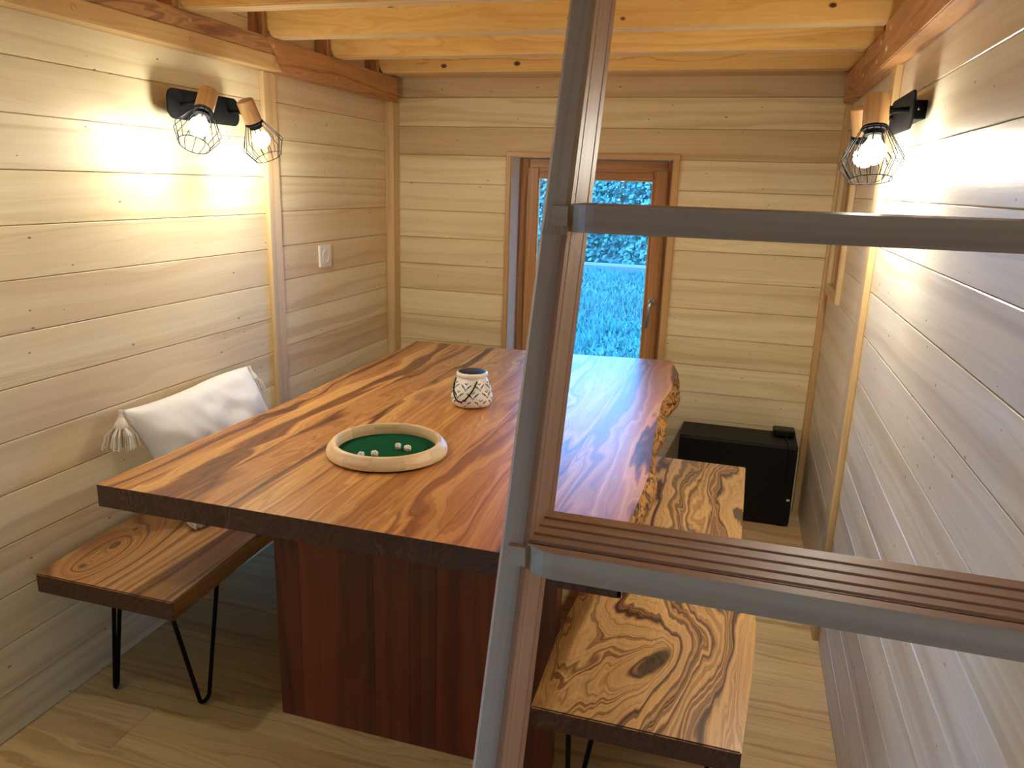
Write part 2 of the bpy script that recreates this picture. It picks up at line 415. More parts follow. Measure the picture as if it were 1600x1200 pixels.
# upright cover strips (trim)
tn = [0]
def strip(lo, hi, rot, label, mat='trim', color=None):
    tn[0] += 1
    return struct(wbox('trim_%d' % tn[0], lo, hi, mat, None, rot, .003, color), label)
strip((XL, 2.605, 0), (XL+.020, 2.685, 1.876), ROT_UPY, 'pale upright cover strip on the left wall beside the lamp')
strip((XL, 3.655, 0), (XL+.046, YF, 1.876), ROT_UPX, 'pale upright corner strip in the far left corner')
strip((XR-.020, 2.545, 0), (XR, 2.63, 1.865), ROT_UPY, 'pale upright cover strip on the right wall')
strip((XR-.027, 3.685, 0), (XR, YF, 1.87), ROT_UPX, 'pale upright corner strip in the far right corner', color=(.95, .85, .72))

# ------------------------------------------------------------------ loft: wall beams, joists, deck
bl = empty('wall_beam', (XL+.036, 1.2, 1.876)); tag(bl, 'brown beam along the top of the left wall, joined with a slanted scarf and plugged dowels', 'beam')
def beam_piece(name, pts, x0, x1, mat, parent, color=None):
    n = len(pts); V = [Vector((x0, p[0], p[1])) for p in pts]+[Vector((x1, p[0], p[1])) for p in pts]
    F = [tuple(range(n))[::-1], tuple(range(n, 2*n))]+[(i, (i+1) % n, n+(i+1) % n, n+i) for i in range(n)]
    o = wmesh(name, V, F, mat, parent, ROT_Y, color=color)
    bm = bmesh.new(); bm.from_mesh(o.data); bmesh.ops.recalc_face_normals(bm, faces=list(bm.faces))
    bmesh.ops.bevel(bm, geom=list(bm.edges), offset=.003, segments=2, affect='EDGES'); bm.to_mesh(o.data); bm.free()
    return o
xb = XL+.072
beam_piece('upper_lamination', [(YB, 1.928), (2.607, 1.928), (2.560, 1.984), (YB, 1.984)], XL, xb, 'beam', bl)
beam_piece('lower_lamination', [(YB, 1.876), (2.655, 1.876), (2.609, 1.9275), (YB, 1.9275)], XL, xb, 'trim', bl, (.95, .88, .74))
beam_piece('end_length', [(2.657, 1.876), (3.655, 1.876), (3.655, 1.984), (2.563, 1.984)], XL, xb, 'beam', bl, (1.1, 1.0, .82))
def plug(parent, x, y, z, nx):
    V, F = lathe_geo([(.0085, 0), (.0085, .003), (.006, .0045)], 16, (x, y, z), (nx, 0, 0)); o = wmesh('dowel_plug', V, F, 'dowel', parent); auto_smooth(o)
for yy in (1.26, 1.709, 2.154, 2.604, 3.050, 3.50):
    plug(bl, xb-.001, yy, 1.957, 1); plug(bl, xb-.001, yy+.004, 1.903, 1)
br = empty('wall_beam', (XR-.02, 1.2, 1.868)); tag(br, 'brown stepped beam along the top of the right wall above the wire cage lamp', 'beam')
beam_piece('near_length', [(YB, 1.862), (2.63, 1.862), (2.60, 1.90), (2.60, 1.984), (YB, 1.984)], XR-.055, XR, 'beam', br, (1.12, 1.08, 1.02))
beam_piece('end_length', [(2.632, 1.869), (3.658, 1.869), (3.658, 1.984), (2.603, 1.984), (2.603, 1.90)], XR-.044, XR, 'beam', br, (1.0, .92, .84))
for yy in (1.709, 2.154, 2.50, 2.75, 3.05, 3.5):
    plug(br, XR-(.054 if yy < 2.6 else .043), yy, 1.955, -1); plug(br, XR-(.054 if yy < 2.6 else .043), yy+.03, 1.905, -1)

jl = ['pine joist cut off by the top edge of the picture', 'pine joist with round knots, second from the top edge of the picture', 'pine joist with one large dark knot, third from the top edge of the picture', 'last pine joist, nearest the plank end wall']
extra = {1.055: 'pine rim joist the ladder leans against, above the picture', 1.29: 'pine joist above the picture, behind the loft rim', 1.71: 'pine joist just above the top edge of the picture'}
for i, yc in enumerate((1.055, 1.29, 1.71, 2.165, 2.625, 3.075, 3.52)):
    j = empty('joist', (-.69, yc, 1.985)); tag(j, extra.get(yc) or jl[i-3], 'joist', 'loft joists')
    w = .075/2
    # ends are cut back on a slant
    V = []
    for yy in (yc-w, yc+w):
        V += [Vector((XL+.015, yy, 2.128)), Vector((XL+.015, yy, 2.07)), Vector((XL+.075, yy, 1.985)), Vector((XR-.05, yy, 1.985)), Vector((XR-.004, yy, 2.03)), Vector((XR-.004, yy, 2.128))]
    F = [(0, 1, 2, 3, 4, 5), (11, 10, 9, 8, 7, 6)]+[(k, 6+k, 6+(k+1) % 6, (k+1) % 6) for k in range(6)]
    v = random.uniform(.92, 1.05)
    o = wmesh('timber', V, F, 'pine', j, ROT_FAR, color=(v, v, v))
    bm = bmesh.new(); bm.from_mesh(o.data); bmesh.ops.recalc_face_normals(bm, faces=list(bm.faces))
    bmesh.ops.bevel(bm, geom=list(bm.edges), offset=.004, segments=2, affect='EDGES'); bm.to_mesh(o.data); bm.free()
    o.data.materials.append(M['pine_painted_lit'])
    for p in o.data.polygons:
        if p.normal.y < -.9: p.material_index = 1  # downward faces get the pine with lamplight in its colour
    wbox('packing_block', (XL+.001, yc-w-.03, 1.986), (XL+.06, yc-w-.001, 2.126), 'beam', j, ROT_UPY, .002)
lg = tag(wbox('ledger', (XL+.08, 3.562, 1.990), (XR-.06, 3.725, 2.03), 'trim', None, I3, .003, (.94, .86, .72)), 'flat pale ledger board between last joist and end wall', 'board')
dk = empty('loft_deck', (-.69, 2.3, ZT)); tag(dk, 'boarded loft deck lying on the joists', 'deck')
yy = 1.02
while yy < YF-.01:
    wbox('deck_board', (XL+.002, yy+.0005, ZT), (XR-.002, min(yy+.141, YF-.002)-.0005, ZT+.022), 'pine', dk, I3, .001)
    yy += .141

# ------------------------------------------------------------------ far door
d1 = struct(empty('door_1', (-.73, 3.86, 0)), 'brown wooden glazed door in the end wall with steel lever handle')
yd0, yd1 = 3.85, 3.885
# lining boards of the reveal
wbox('lining', (DOOR[0]-.012, YF-.002, 0), (DOOR[0]+.003, yd1+.01, DOOR[3]), 'reveal', d1, ROT_UPX, .001)
wbox('lining', (DOOR[1]-.003, YF-.002, 0), (DOOR[1]+.012, yd1+.01, DOOR[3]), 'trim', d1, ROT_UPX, .001)
wbox('lining', (DOOR[0], YF-.002, DOOR[3]-.004), (DOOR[1], yd1+.01, DOOR[3]+.010), 'trim', d1, I3, .001)
# casing on the wall
wbox('casing', (-1.150, YF-.014, 0), (-1.126, YF+.002, 1.652), 'trim', d1, ROT_UPX, .002, (.9, .75, .56))
wbox('casing', (-.342, YF-.014, 0), (-.312, YF+.002, 1.652), 'trim', d1, ROT_UPX, .002, (.9, .75, .56))
wbox('casing', (-1.150, YF-.0145, 1.631), (-.312, YF+.002, 1.653), 'trim', d1, I3, .002, (.9, .75, .56))
def frame(parent, name, x0, x1, z0, z1, wl_, wr_, wt, wb_, y0, y1, mat, ch=.004):
    wbox(name, (x0, y0, z0), (x0+wl_, y1, z1), mat, parent, ROT_UPX, ch)
    wbox(name, (x1-wr_, y0, z0), (x1, y1, z1), mat, parent, ROT_UPX, ch)
    wbox(name, (x0+wl_, y0+.001, z1-wt), (x1-wr_, y1-.001, z1), mat, parent, I3, ch)
    wbox(name, (x0+wl_, y0+.001, z0), (x1-wr_, y1-.001, z0+wb_), mat, parent, I3, ch)
frame(d1, 'door_frame', -1.121, -.343, .02, 1.627, .050, .034, .048, .05, 3.862, 3.90, 'doorwood')
frame(d1, 'sash_rail', -1.075, -.372, .065, 1.584, .059, .071, .050, .13, 3.846, 3.8615, 'doorwood')
wbox('pane', (-1.018, 3.853, .190), (-.441, 3.857, 1.536), 'glass', d1, I3, 0)
V, F = join_geo([box_geo((-1.016, 3.847, .195), (-1.010, 3.8525, 1.534)), box_geo((-.449, 3.847, .195), (-.443, 3.8525, 1.534)), box_geo((-1.01, 3.847, 1.528), (-.449, 3.8525, 1.534))])
wmesh('glazing_bead', V, F, 'trim', d1)
V, F = lathe_geo([(.014, 0), (.016, .004), (.015, .012), (.008, .013), (.008, .03)], 20, (-.408, 3.847, .952), (0, -1, 0))
ro = auto_smooth(wmesh('handle_rosette', V, F, 'chrome', d1))
pts = [(-.408, 3.825, .955), (-.408, 3.805, .958), (-.409, 3.797, .945), (-.411, 3.795, .92), (-.414, 3.797, .88), (-.417, 3.803, .845), (-.419, 3.806, .822)]
V, F = tube_geo(pts, .0085, 12); auto_smooth(wmesh('lever_handle', V, F, 'chrome', d1), 1.0)
wbox('threshold', (-1.12, YF-.002, 0), (-.345, 3.90, .02), 'doorwood', d1, I3, .002)

# window in the left wall beside the viewer (out of the picture)
d2 = struct(empty('window_2', (XL, -.6, .10)), 'low side window behind the viewer')
def sideframe(parent, name, x0, x1, y0, y1, z0, z1, w, mat):
    wbox(name, (x0, y0, z0), (x1, y0+w, z1), mat, parent, ROT_UPY, .003); wbox(name, (x0, y1-w, z0), (x1, y1, z1), mat, parent, ROT_UPY, .003)
    wbox(name, (x0, y0+w, z1-w), (x1, y1-w, z1), mat, parent, ROT_Y, .003); wbox(name, (x0, y0+w, z0), (x1, y1-w, z0+w), mat, parent, ROT_Y, .003)
sideframe(d2, 'window_frame', XL-.13, XL-.08, -1.20, -.10, .10, 1.72, .05, 'doorwood')
wbox('pane', (XL-.106, -1.15, .15), (XL-.102, -.15, 1.67), 'glass', d2, I3, 0)
# small window in the right wall near the far corner
w1 = struct(empty('window_1', (XR, 3.43, 1.12)), 'small window in the right wall near the far corner, seen edge on')
sideframe(w1, 'casing', XR-.020, XR, RWIN[0]-.045, RWIN[1]+.045, RWIN[2]-.045, RWIN[3]+.04, .045, 'trim')
sideframe(w1, 'window_frame', XR+.09, XR+.14, RWIN[0], RWIN[1], RWIN[2], RWIN[3], .045, 'doorwood')
wbox('pane', (XR+.112, RWIN[0]+.045, RWIN[2]+.045), (XR+.116, RWIN[1]-.045, RWIN[3]-.045), 'glass', w1, I3, 0)
wbox('daylight_block', (XR+.142, RWIN[0]+.002, RWIN[2]+.002), (XR+.158, RWIN[1]-.002, RWIN[3]-.002), 'doorwood', w1, ROT_UPY, .002)  # unseen board added behind the pane to keep daylight out
for lo_, hi_, rt_ in (((XR, RWIN[0]-.008, RWIN[2]), (XR+.15, RWIN[0]+.004, RWIN[3]), ROT_UPY), ((XR, RWIN[1]-.004, RWIN[2]), (XR+.15, RWIN[1]+.008, RWIN[3]), ROT_UPY), ((XR, RWIN[0], RWIN[2]-.008), (XR+.15, RWIN[1], RWIN[2]+.004), ROT_Y)):
    wbox('lining', lo_, hi_, 'trim', w1, rt_, .001, (.92, .80, .64))

# ------------------------------------------------------------------ table
ZTAB = .75
tb = empty('dining_table', (-.83, 2.37, 0)); tag(tb, 'long red-brown plank table with live edge on two slab legs', 'table')
seams = [-1.467, -1.372, -1.233, -1.100, -.995, -.840, -.708, -.575, -.40]
def interp(tab, t):
    for (a, va), (c, vc) in zip(tab, tab[1:]):
        if t <= c: return va+(vc-va)*max(0, (t-a))/(c-a)
    return tab[-1][1]
LE = [(1.395, -1.470), (1.73, -1.462), (2.0, -1.452), (2.157, -1.447), (2.45, -1.452), (2.737, -1.458), (3.0, -1.456), (3.25, -1.458), (3.345, -1.466)]
RE = [(1.395, -.172), (1.52, -.178), (1.66, -.187), (1.79, -.181), (1.97, -.180), (2.1, -.188), (2.25, -.200), (2.4, -.206), (2.57, -.216), (2.7, -.222), (2.79, -.216), (2.9, -.206), (3.05, -.212), (3.15, -.206), (3.28, -.222), (3.36, -.240), (3.425, -.256)]
def far_y(x): return interp([(-1.47, 3.343), (-1.17, 3.347), (-.71, 3.368), (-.25, 3.428), (-.1, 3.44)], x)
TT = [(.98, .92, .84), (1.04, 1.0, .88), (.92, .84, .76), (1.08, 1.06, .94), (1.02, .96, .84), (1.02, .94, .80), (1.04, .92, .78), (.98, .80, .70), (.94, .76, .68)]
N = 24
for i in range(9):
    x0 = seams[i]; x1 = seams[i+1] if i < 8 else None
    poly = []
    yl = 1.395
    left = [(x0+.0001, yl), (x0+.0001, far_y(x0))] if i else [(interp(LE, 1.395+(3.343-1.395)*k/N), 1.395+(3.343-1.395)*k/N) for k in range(N+1)]
    right = [(x1-.0001, far_y(x1)), (x1-.0001, yl)] if x1 else [(interp(RE, 3.425-(3.425-1.395)*k/60), 3.425-(3.425-1.395)*k/60) for k in range(61)]
    o = prism('tabletop_plank', right[::-1]+left[::-1], ZTAB-.058, ZTAB, 'acacia', tb, ROT_Y, .0004, TT[i])
    o.data.materials.append(M['acacia_end'])
    for p in o.data.polygons:
        if abs(p.normal.x) > .9: p.material_index = 1
# waney live edge on the right
V = []; F = []; n = 150; mrow = 7
for k in range(n+1):
    yy = 1.396+(3.424-1.396)*k/n; xe = interp(RE, yy)-.004
    base = .024 + .009*math.sin(yy*5.1)+.006*math.sin(yy*13+1)
    base *= min(1, .25+ (yy-1.396)*1.6)
    for r_ in range(mrow):
        t = r_/(mrow-1)
        out = base*math.sin(t*math.pi*.62)*1.0
        nz = mnoise.noise(Vector((yy*22, t*3.2, 3.1)))*.011 + mnoise.noise(Vector((yy*55, t*6, 9.1)))*.006
        w_ = math.sin(math.pi*min(1, max(0, t*1.15)))
        V.append(Vector((xe+.004+max(0, out)+nz*w_*(.3+base*22), yy, ZTAB-.0006-.0566*t)))
    V.append(Vector((xe-.01, yy, ZTAB-.057)))
mr = mrow+1
for k in range(n):
    for r_ in range(mrow):
        F.append((k*mr+r_, k*mr+r_+1, (k+1)*mr+r_+1, (k+1)*mr+r_))
le = wmesh('live_edge', V, F, 'bark', tb); le['label'] = 'rough brown waney edge'
bm = bmesh.new(); bm.from_mesh(le.data); bmesh.ops.recalc_face_normals(bm, faces=list(bm.faces)); bm.to_mesh(le.data); bm.free()
# slab legs, each glued up from upright boards
ps = [-1.137, -1.063, -.918, -.840, -.737, -.661, -.500, -.345]
for y0 in (1.632, 3.05):
    for i in range(7):
        k = random.choice((.62, .78, .9, 1.0, 1.12))
        wbox('leg_board', (ps[i]+.0002, y0, 0.001), (ps[i+1]-.0002, y0+.062, ZTAB-.058), 'mahogany', tb, ROT_UPX, .0007, (k, k*.95, k*.95))

# ------------------------------------------------------------------ benches
def bench(label, ledge, redge, y0, y1, ztop, thick, mat, tint, hair, tdx):
    cx = sum(v for _, v in ledge+redge)/(len(ledge)+len(redge))
    t = empty('bench', (cx, (y0+y1)/2, 0)); tag(t, label, 'bench', 'live edge benches')
    n = 40
    poly = [(interp(redge, y0+(y1-y0)*k/n), y0+(y1-y0)*k/n) for k in range(n+1)]+[(interp(ledge, y1-(y1-y0)*k/n), y1-(y1-y0)*k/n) for k in range(n+1)]
    o = prism('seat_slab', poly, ztop-thick, ztop, mat, t, ROT_Y, .003, tint)
    o.data.materials.append(M['acacia_end'])
    for p in o.data.polygons:
        if abs(p.normal.x) > .8: p.material_index = 1
    for (foot, tops) in hair:
        foot = Vector(foot); A, B_ = Vector(tops[0]), Vector(tops[1])
        # hairpin bent from one rod: down, round the bend, up
        e = (B_-A); e.z = 0; e.normalize(); R = .020
        fa, fb = foot-e*R+Vector((0, 0, .0062+R)), foot+e*R+Vector((0, 0, .0062+R))
        pts = [A, A.lerp(fa, .5), fa]
        for k in range(1, 9):
            w_ = math.pi*k/9; pts.append(foot-e*(R*math.cos(w_))+Vector((0, 0, .0062+R-R*math.sin(w_))))
        pts += [fb, fb.lerp(B_, .5), B_]
        V, F = tube_geo(pts, .006, 10); auto_smooth(wmesh('hairpin_leg', V, F, 'black', t), 1.2)
        c = (A+B_)/2; wbox('leg_plate', (min(A.x, B_.x)-.02, min(A.y, B_.y)-.02, ztop-thick-.004), (max(A.x, B_.x)+.02, max(A.y, B_.y)+.02, ztop-thick), 'black', t, I3, .001)
    return t
cLx, cLy = -1.52, 2.22
# local X = world Y along the bench, local Y = -world X
M['benchL'] = wood('bench_figured_wood', [(.24, lin(80, 50, 30)), (.38, lin(134, 90, 52)), (.5, lin(172, 124, 76)), (.64, lin(194, 148, 96)), (.8, lin(112, 72, 42))],
    amp=.10, stretch=(.9, 6, 6), B=34, fine=.16, rough=.34, coat=.6, coat_rough=.25, knots=[(-.66, .10, .20, .085, .26, .12, 0), (-.735, .115, .03, .022, .06, .2, .8), (-.6, .13, .035, .02, .07, .2, .7), (-.5, .15, .02, .012, .05, 0, .9)], bump=.04)
M['benchR'] = wood('suar_bench_wood', BST, amp=.20, stretch=(1.9, 8, 8), B=30, fine=.22, dist=1.0, rough=.34, coat=.7, coat_rough=.24, coat_ior=1.6,
    knots=[(-.575, -.005, .25, .11, .17, -.45, 0), (-.585, .0, .125, .040, .10, -.42, 1.6), (.35, -.15, .16, .06, -.07, .2, 0), (-.2, -.18, .1, .04, .06, 0, 0)], bump=.05, detail2=5)
LB = bench('figured wood bench along the left wall with white cushion on it', [(1.41, -1.728), (1.55, -1.742), (1.70, -1.752), (2.2, -1.748), (3.05, -1.745)],
      [(1.41, -1.289), (1.6, -1.300), (1.8, -1.313), (2.3, -1.322), (3.05, -1.31)], 1.41, 3.03, .45, .055, 'benchL', (1, .95, .88),
      [((-1.375, 1.598, 0), [(-1.358, 1.472, .393), (-1.342, 1.652, .393)]), ((-1.665, 1.570, 0), [(-1.655, 1.625, .393), (-1.605, 1.545, .393)]),
       ((-1.378, 2.87, 0), [(-1.335, 2.98, .393), (-1.335, 2.84, .393)]), ((-1.665, 2.87, 0), [(-1.70, 2.98, .393), (-1.70, 2.84, .393)])], 0)
RB = bench('dark striped wood bench with a big swirling knot, right of the table', [(1.325, -.325), (1.5, -.330), (1.66, -.334), (1.81, -.326), (2.2, -.30), (2.6, -.275), (2.968, -.262)],
      [(1.325, .098), (1.5, .112), (1.7, .126), (1.84, .131), (1.88, .118), (2.0, .108), (2.31, .090), (2.6, .096), (2.968, .101)], 1.325, 2.968, .45, .05, 'benchR', (1, 1, 1),
      [((-.262, 1.53, 0), [(-.255, 1.39, .398), (-.20, 1.53, .398)]), ((.05, 1.53, 0), [(.06, 1.38, .398), (.04, 1.56, .398)]),
       ((-.23, 2.80, 0), [(-.22, 2.91, .398), (-.20, 2.76, .398)]), ((.05, 2.80, 0), [(.06, 2.91, .398), (.04, 2.76, .398)])], 0)

# ------------------------------------------------------------------ ladder
SL = .364; Y0 = .70
def lad_y(z): return Y0+SL*(z-1.5)
lad = empty('ladder', (.06, lad_y(0), 0)); tag(lad, 'leaning wooden ladder with grooved treads in the foreground', 'ladder')
UP = Vector((0, SL, 1)).normalized(); DEP = Vector((0, UP.z, -UP.y))
def stile(xin, xout, sgn):
    """xin = inner face; section with bevels and a fine groove line on the inner face; two lengths finger-jointed"""
    t = abs(xout-xin); D = .1006
    sec = [(0, .004), (0, .018), (.0012, .020), (0, .022), (0, .074), (.0016, .0765), (0, .079), (0, D-.003), (.003, D), (t-.003, D), (t, D-.003), (t, .003), (.003 if False else t-.003, 0), (.004, 0)]
    base = Vector((xin, lad_y(0), 0)); L = 2.17
    zj = 1.4575; sj = zj/UP.z
    n = len(sec)
    def seg(s0, s1, col, z_at_bottom=None):
        V = []
        for s in (s0, s1):
            for (a, d) in sec: V.append(base+Vector((sgn*a, 0, 0))+DEP*d+UP*s)
        F = [tuple(range(n)), tuple(range(n, 2*n))[::-1]]+[(i, n+i, n+(i+1) % n, (i+1) % n) for i in range(n)]
        rot = Matrix((UP, Vector((1, 0, 0)), UP.cross(Vector((1, 0, 0))))).transposed()
        o = wmesh('stile_length', V, F, 'ladder', lad, rot, color=col)
        bm = bmesh.new(); bm.from_mesh(o.data); bmesh.ops.recalc_face_normals(bm, faces=list(bm.faces)); bm.to_mesh(o.data); bm.free()
    foot = .03  # cut level with the floor by starting slightly above
    seg(.037, sj, (.84, .72, .66)); seg(sj, L, (1, .97, .92))
    # interlocking fingers let into the front face at the joint
    rot = Matrix((UP, Vector((1, 0, 0)), UP.cross(Vector((1, 0, 0))))).transposed()
    nf = 6; w = (t-.004)/nf
    parts = []
    for k in range(nf):
        xa = xin+sgn*(.002+w*k); xc = xa+sgn*w; xm = (xa+xc)/2
        p = [base*0+Vector((xx, lad_y(0), 0))+UP*ss for xx, ss in ((xa, sj-.001), (xc, sj-.001), (xm, sj+.013))]
        q = [v-DEP*.0004 for v in p]; r_ = [v+DEP*.001 for v in p]
        parts.append((q+r_, [(0, 1, 2), (3, 5, 4), (0, 3, 4, 1), (1, 4, 5, 2), (2, 5, 3, 0)]))
    V, F = join_geo(parts); o = wmesh('finger_joint', V, F, 'ladder', lad, rot, color=(.84, .72, .66))
    bm = bmesh.new(); bm.from_mesh(o.data); bmesh.ops.recalc_face_normals(bm, faces=list(bm.faces)); bm.to_mesh(o.data); bm.free()
XI, XO = -.1533, -.1780
XI2, XO2 = .270, .2947
stile(XI, XO, -1); stile(XI2, XO2, 1)
def tread(zt):
    yf = lad_y(zt); th = .0245
    yb = yf+.0735
    g = []
    prof = [(yf-.001, zt-th), (yf-.001, zt)]
    for gy in (.0045, .020, .038, .056):
        c = yf+gy
        prof += [(c-.0026, zt), (c-.002, zt-.0045), (c+.002, zt-.0045), (c+.0026, zt)]
    prof += [(yb, zt), (yb, zt-th)]
    n = len(prof); V = []; F = []
    for x in (XI-.0005, XI2+.0005):
        V += [Vector((x, a, b_)) for a, b_ in prof]
    F = [tuple(range(n)), tuple(range(n, 2*n))[::-1]]+[(i, n+i, n+(i+1) % n, (i+1) % n) for i in range(n)]
    body = (V, F)
    # rounded nosing standing proud of the stiles
    yn = yf-.0125
    pl = [(XI-.001, yf+.001), (XI+.004, yf-.004), (XI+.010, yf-.0082), (XI+.017, yf-.0112), (XI+.025, yn)]
    pr = [(XI2+XI-x, y_) for x, y_ in pl][::-1]
    poly = pl+pr
    k = len(poly); V = [Vector((a, b_, zt-th)) for a, b_ in poly]+[Vector((a, b_, zt)) for a, b_ in poly]
    F = [tuple(range(k))[::-1], tuple(range(k, 2*k))]+[(i, (i+1) % k, k+(i+1) % k, k+i) for i in range(k)]
    # tenon shoulders let into the stile fronts
    tl = box_geo((XI-.0157, lad_y(zt-.018)-.0008, zt-.0195), (XI, yf+.03, zt-.0018)); tr2 = box_geo((XI2, lad_y(zt-.018)-.0008, zt-.0195), (XI2+.0157, yf+.03, zt-.0018))
    V, F = join_geo([body, (V, F), tl, tr2])
    v = random.uniform(.92, .98)
    o = wmesh('tread', V, F, 'ladder', lad, I3, color=(v, v*.93, v*.85))
    bm = bmesh.new(); bm.from_mesh(o.data); bmesh.ops.recalc_face_normals(bm, faces=list(bm.faces)); bm.to_mesh(o.data); bm.free()
for zt in (.057, .342, .627, .912, 1.197, 1.484, 1.767): tread(zt)

# ------------------------------------------------------------------ wall lamps
def lamp_head(root, top, ring, arm_from, lit=True, gain=1.0):
    top, ring = Vector(top), Vector(ring); ax = (ring-top).normalized()
    WL = .074; R = .0285
    V, F = lathe_geo([(R-.004, 0), (R-.001, .002), (R, .006), (R, WL-.003), (R-.002, WL)], 36, top, ax)
    q = Vector((0, 0, 1)).rotation_difference(ax)
    rot = Matrix((ax, q @ Vector((1, 0, 0)), ax.cross(q @ Vector((1, 0, 0))))).transposed()
    h = auto_smooth(wmesh('lamp_head', V, F, 'lampwood', root, rot)); h['label'] = 'wooden lamp head'
    o = top+ax*WL
    V, F = lathe_geo([(.0275, -.002), (.0275, .008), (.022, .010), (.022, .020), (.015, .021)], 28, o, ax)
    auto_smooth(wmesh('socket_collar', V, F, 'black', h))
    V, F = lathe_geo([(.013, .018), (.015, .028), (.0175, .034)], 24, o, ax, cap1=False)
    auto_smooth(wmesh('bulb_base', V, F, 'whiteplastic', h))
    prof = [(.0175, .034)]+[(.030*math.sin(a), .060-.030*math.cos(a)) for a in [math.radians(d) for d in range(38, 175, 17)]]+[(.001, .0899)]
    V, F = lathe_geo(prof, 14, o, ax)
    wmesh('bulb', V, F, 'bulb' if lit else 'whiteplastic', h, smooth=True)
    if lit:                         # the bulb's own light, just around its glass
        ld = bpy.data.lights.new('bulb_light', 'POINT'); ld.energy = 4*math.pi**2*.0312**2*BULB*gain; ld.shadow_soft_size = .0312; ld.color = BULBCOL; ld.use_soft_falloff = False
        ld.energy *= .36; link('bulb_light', ld, None, h, o+ax*.060)
        sd = bpy.data.lights.new('bulb_beam', 'SPOT'); sd.energy = ld.energy/.36*2.1; sd.shadow_soft_size = .0312; sd.color = BULBCOL; sd.use_soft_falloff = False
        sd.spot_size = math.radians(176); sd.spot_blend = .8      # an LED globe throws most of its light forwards
        link('bulb_beam', sd, None, h, o+ax*.060, Vector((0, 0, -1)).rotation_difference(ax).to_matrix())
    parts = []
    for k in range(14):
        w = 2*math.pi*(k+.5)/14; e = q @ Vector((math.cos(w), math.sin(w), 0))
        parts.append(tube_geo([o+e*.0285+ax*.001, o+e*.031+ax*.008, o+e*.068+ax*.076, o+e*.0685+ax*.079, o+e*.0455+ax*.124], .0012, 6))
    for (rr, hh) in ((.0455, .124), (.0300, .004)):
        parts.append(tube_geo([o+(q @ Vector((math.cos(2*math.pi*k/40), math.sin(2*math.pi*k/40), 0)))*rr+ax*hh for k in range(40)], .0014, 6, True))
    V, F = join_geo(parts); wmesh('wire_cage', V, F, 'black', h, smooth=True)
    # jointed arm from plate to head
    hit = top+ax*(WL*.5)
    a = Vector(arm_from); dr = (hit-a).normalized(); end = hit-dr*(R*.9)
    V, F = tube_geo([a, a.lerp(end, .5), end], .0065, 12); auto_smooth(wmesh('arm', V, F, 'black', root), 1.0)
    V, F = lathe_geo([(.004, -.006), (.0105, -.004), (.0105, .004), (.004, .006)], 16, a.lerp(end, .85), dr); auto_smooth(wmesh('pivot', V, F, 'black', root))
def rounded_plate(name, x0, x1, y0, y1, z0, z1, r, parent):
    pts = []
    for (cy, cz, a0) in ((y1-r, z1-r, 0), (y0+r, z1-r, 90), (y0+r, z0+r, 180), (y1-r, z0+r, 270)):
        for k in range(7):
            a = math.radians(a0+15*k); pts.append((cy+r*math.cos(a), cz+r*math.sin(a)))
    n = len(pts); V = [Vector((x0, p[0], p[1])) for p in pts]+[Vector((x1, p[0], p[1])) for p in pts]
    F = [tuple(range(n))[::-1], tuple(range(n, 2*n))]+[(i, (i+1) % n, n+(i+1) % n, n+i) for i in range(n)]
    o = wmesh(name, V, F, 'black', parent)
    bm = bmesh.new(); bm.from_mesh(o.data); bmesh.ops.recalc_face_normals(bm, faces=list(bm.faces))
    bmesh.ops.bevel(bm, geom=[e for e in bm.edges if e.calc_face_angle(0) > 1], offset=.0012, segments=2, affect='EDGES'); bm.to_mesh(o.data); bm.free()
    return auto_smooth(o)
l1 = empty('wall_lamp', (XL, 2.21, 1.70)); tag(l1, 'twin wire cage lamp with black plate on the left wall', 'lamp', 'twin cage wall lamps')
wbox('mounting_box', (XL, 2.11, 1.684), (-1.712, 2.31, 1.732), 'black', l1, ROT_Y, .002)
rounded_plate('back_plate', -1.712, -1.707, 2.038, 2.388, 1.662, 1.752, .03, l1)
lamp_head(l1, (-1.62, 2.121, 1.749), (-1.602, 2.011, 1.583), (-1.707, 2.10, 1.707), True, .85)
lamp_head(l1, (-1.62, 2.298, 1.740), (-1.599, 2.388, 1.563), (-1.707, 2.335, 1.707), True, .95)
l2 = empty('wall_lamp', (XR, 2.21, 1.70)); tag(l2, 'twin wire cage lamp with black plate on the right wall behind ladder', 'lamp', 'twin cage wall lamps')
wbox('mounting_box', (.352, 2.13, 1.680), (XR, 2.31, 1.724), 'black', l2, ROT_Y, .002)
V, F = lathe_geo([(.003, 0), (.003, .0015), (.001, .0022)], 12, (.371, 2.1302, 1.703), (0, -1, 0)); wmesh('screw', V, F, 'chrome', l2)
rounded_plate('back_plate', .347, .352, 2.058, 2.372, 1.653, 1.742, .03, l2)
lamp_head(l2, (.270, 2.08, 1.728), (.276, 2.032, 1.534), (.347, 2.11, 1.700), True, 1.25)
lamp_head(l2, (.270, 2.35, 1.728), (.312, 2.40, 1.548), (.347, 2.33, 1.700), True, 1.25)
l3 = empty('wall_lamp', (XL, .90, 1.70)); tag(l3, 'twin wire cage lamp on the left wall beside the viewer, outside the picture', 'lamp', 'twin cage wall lamps')
wbox('mounting_box', (XL, .80, 1.684), (-1.712, 1.00, 1.732), 'black', l3, ROT_Y, .002)
rounded_plate('back_plate', -1.712, -1.707, .728, 1.078, 1.662, 1.752, .03, l3)
lamp_head(l3, (-1.62, .81, 1.749), (-1.602, .70, 1.583), (-1.707, .79, 1.707), True, .6)
lamp_head(l3, (-1.62, .99, 1.740), (-1.599, 1.08, 1.563), (-1.707, 1.025, 1.707), True, .6)

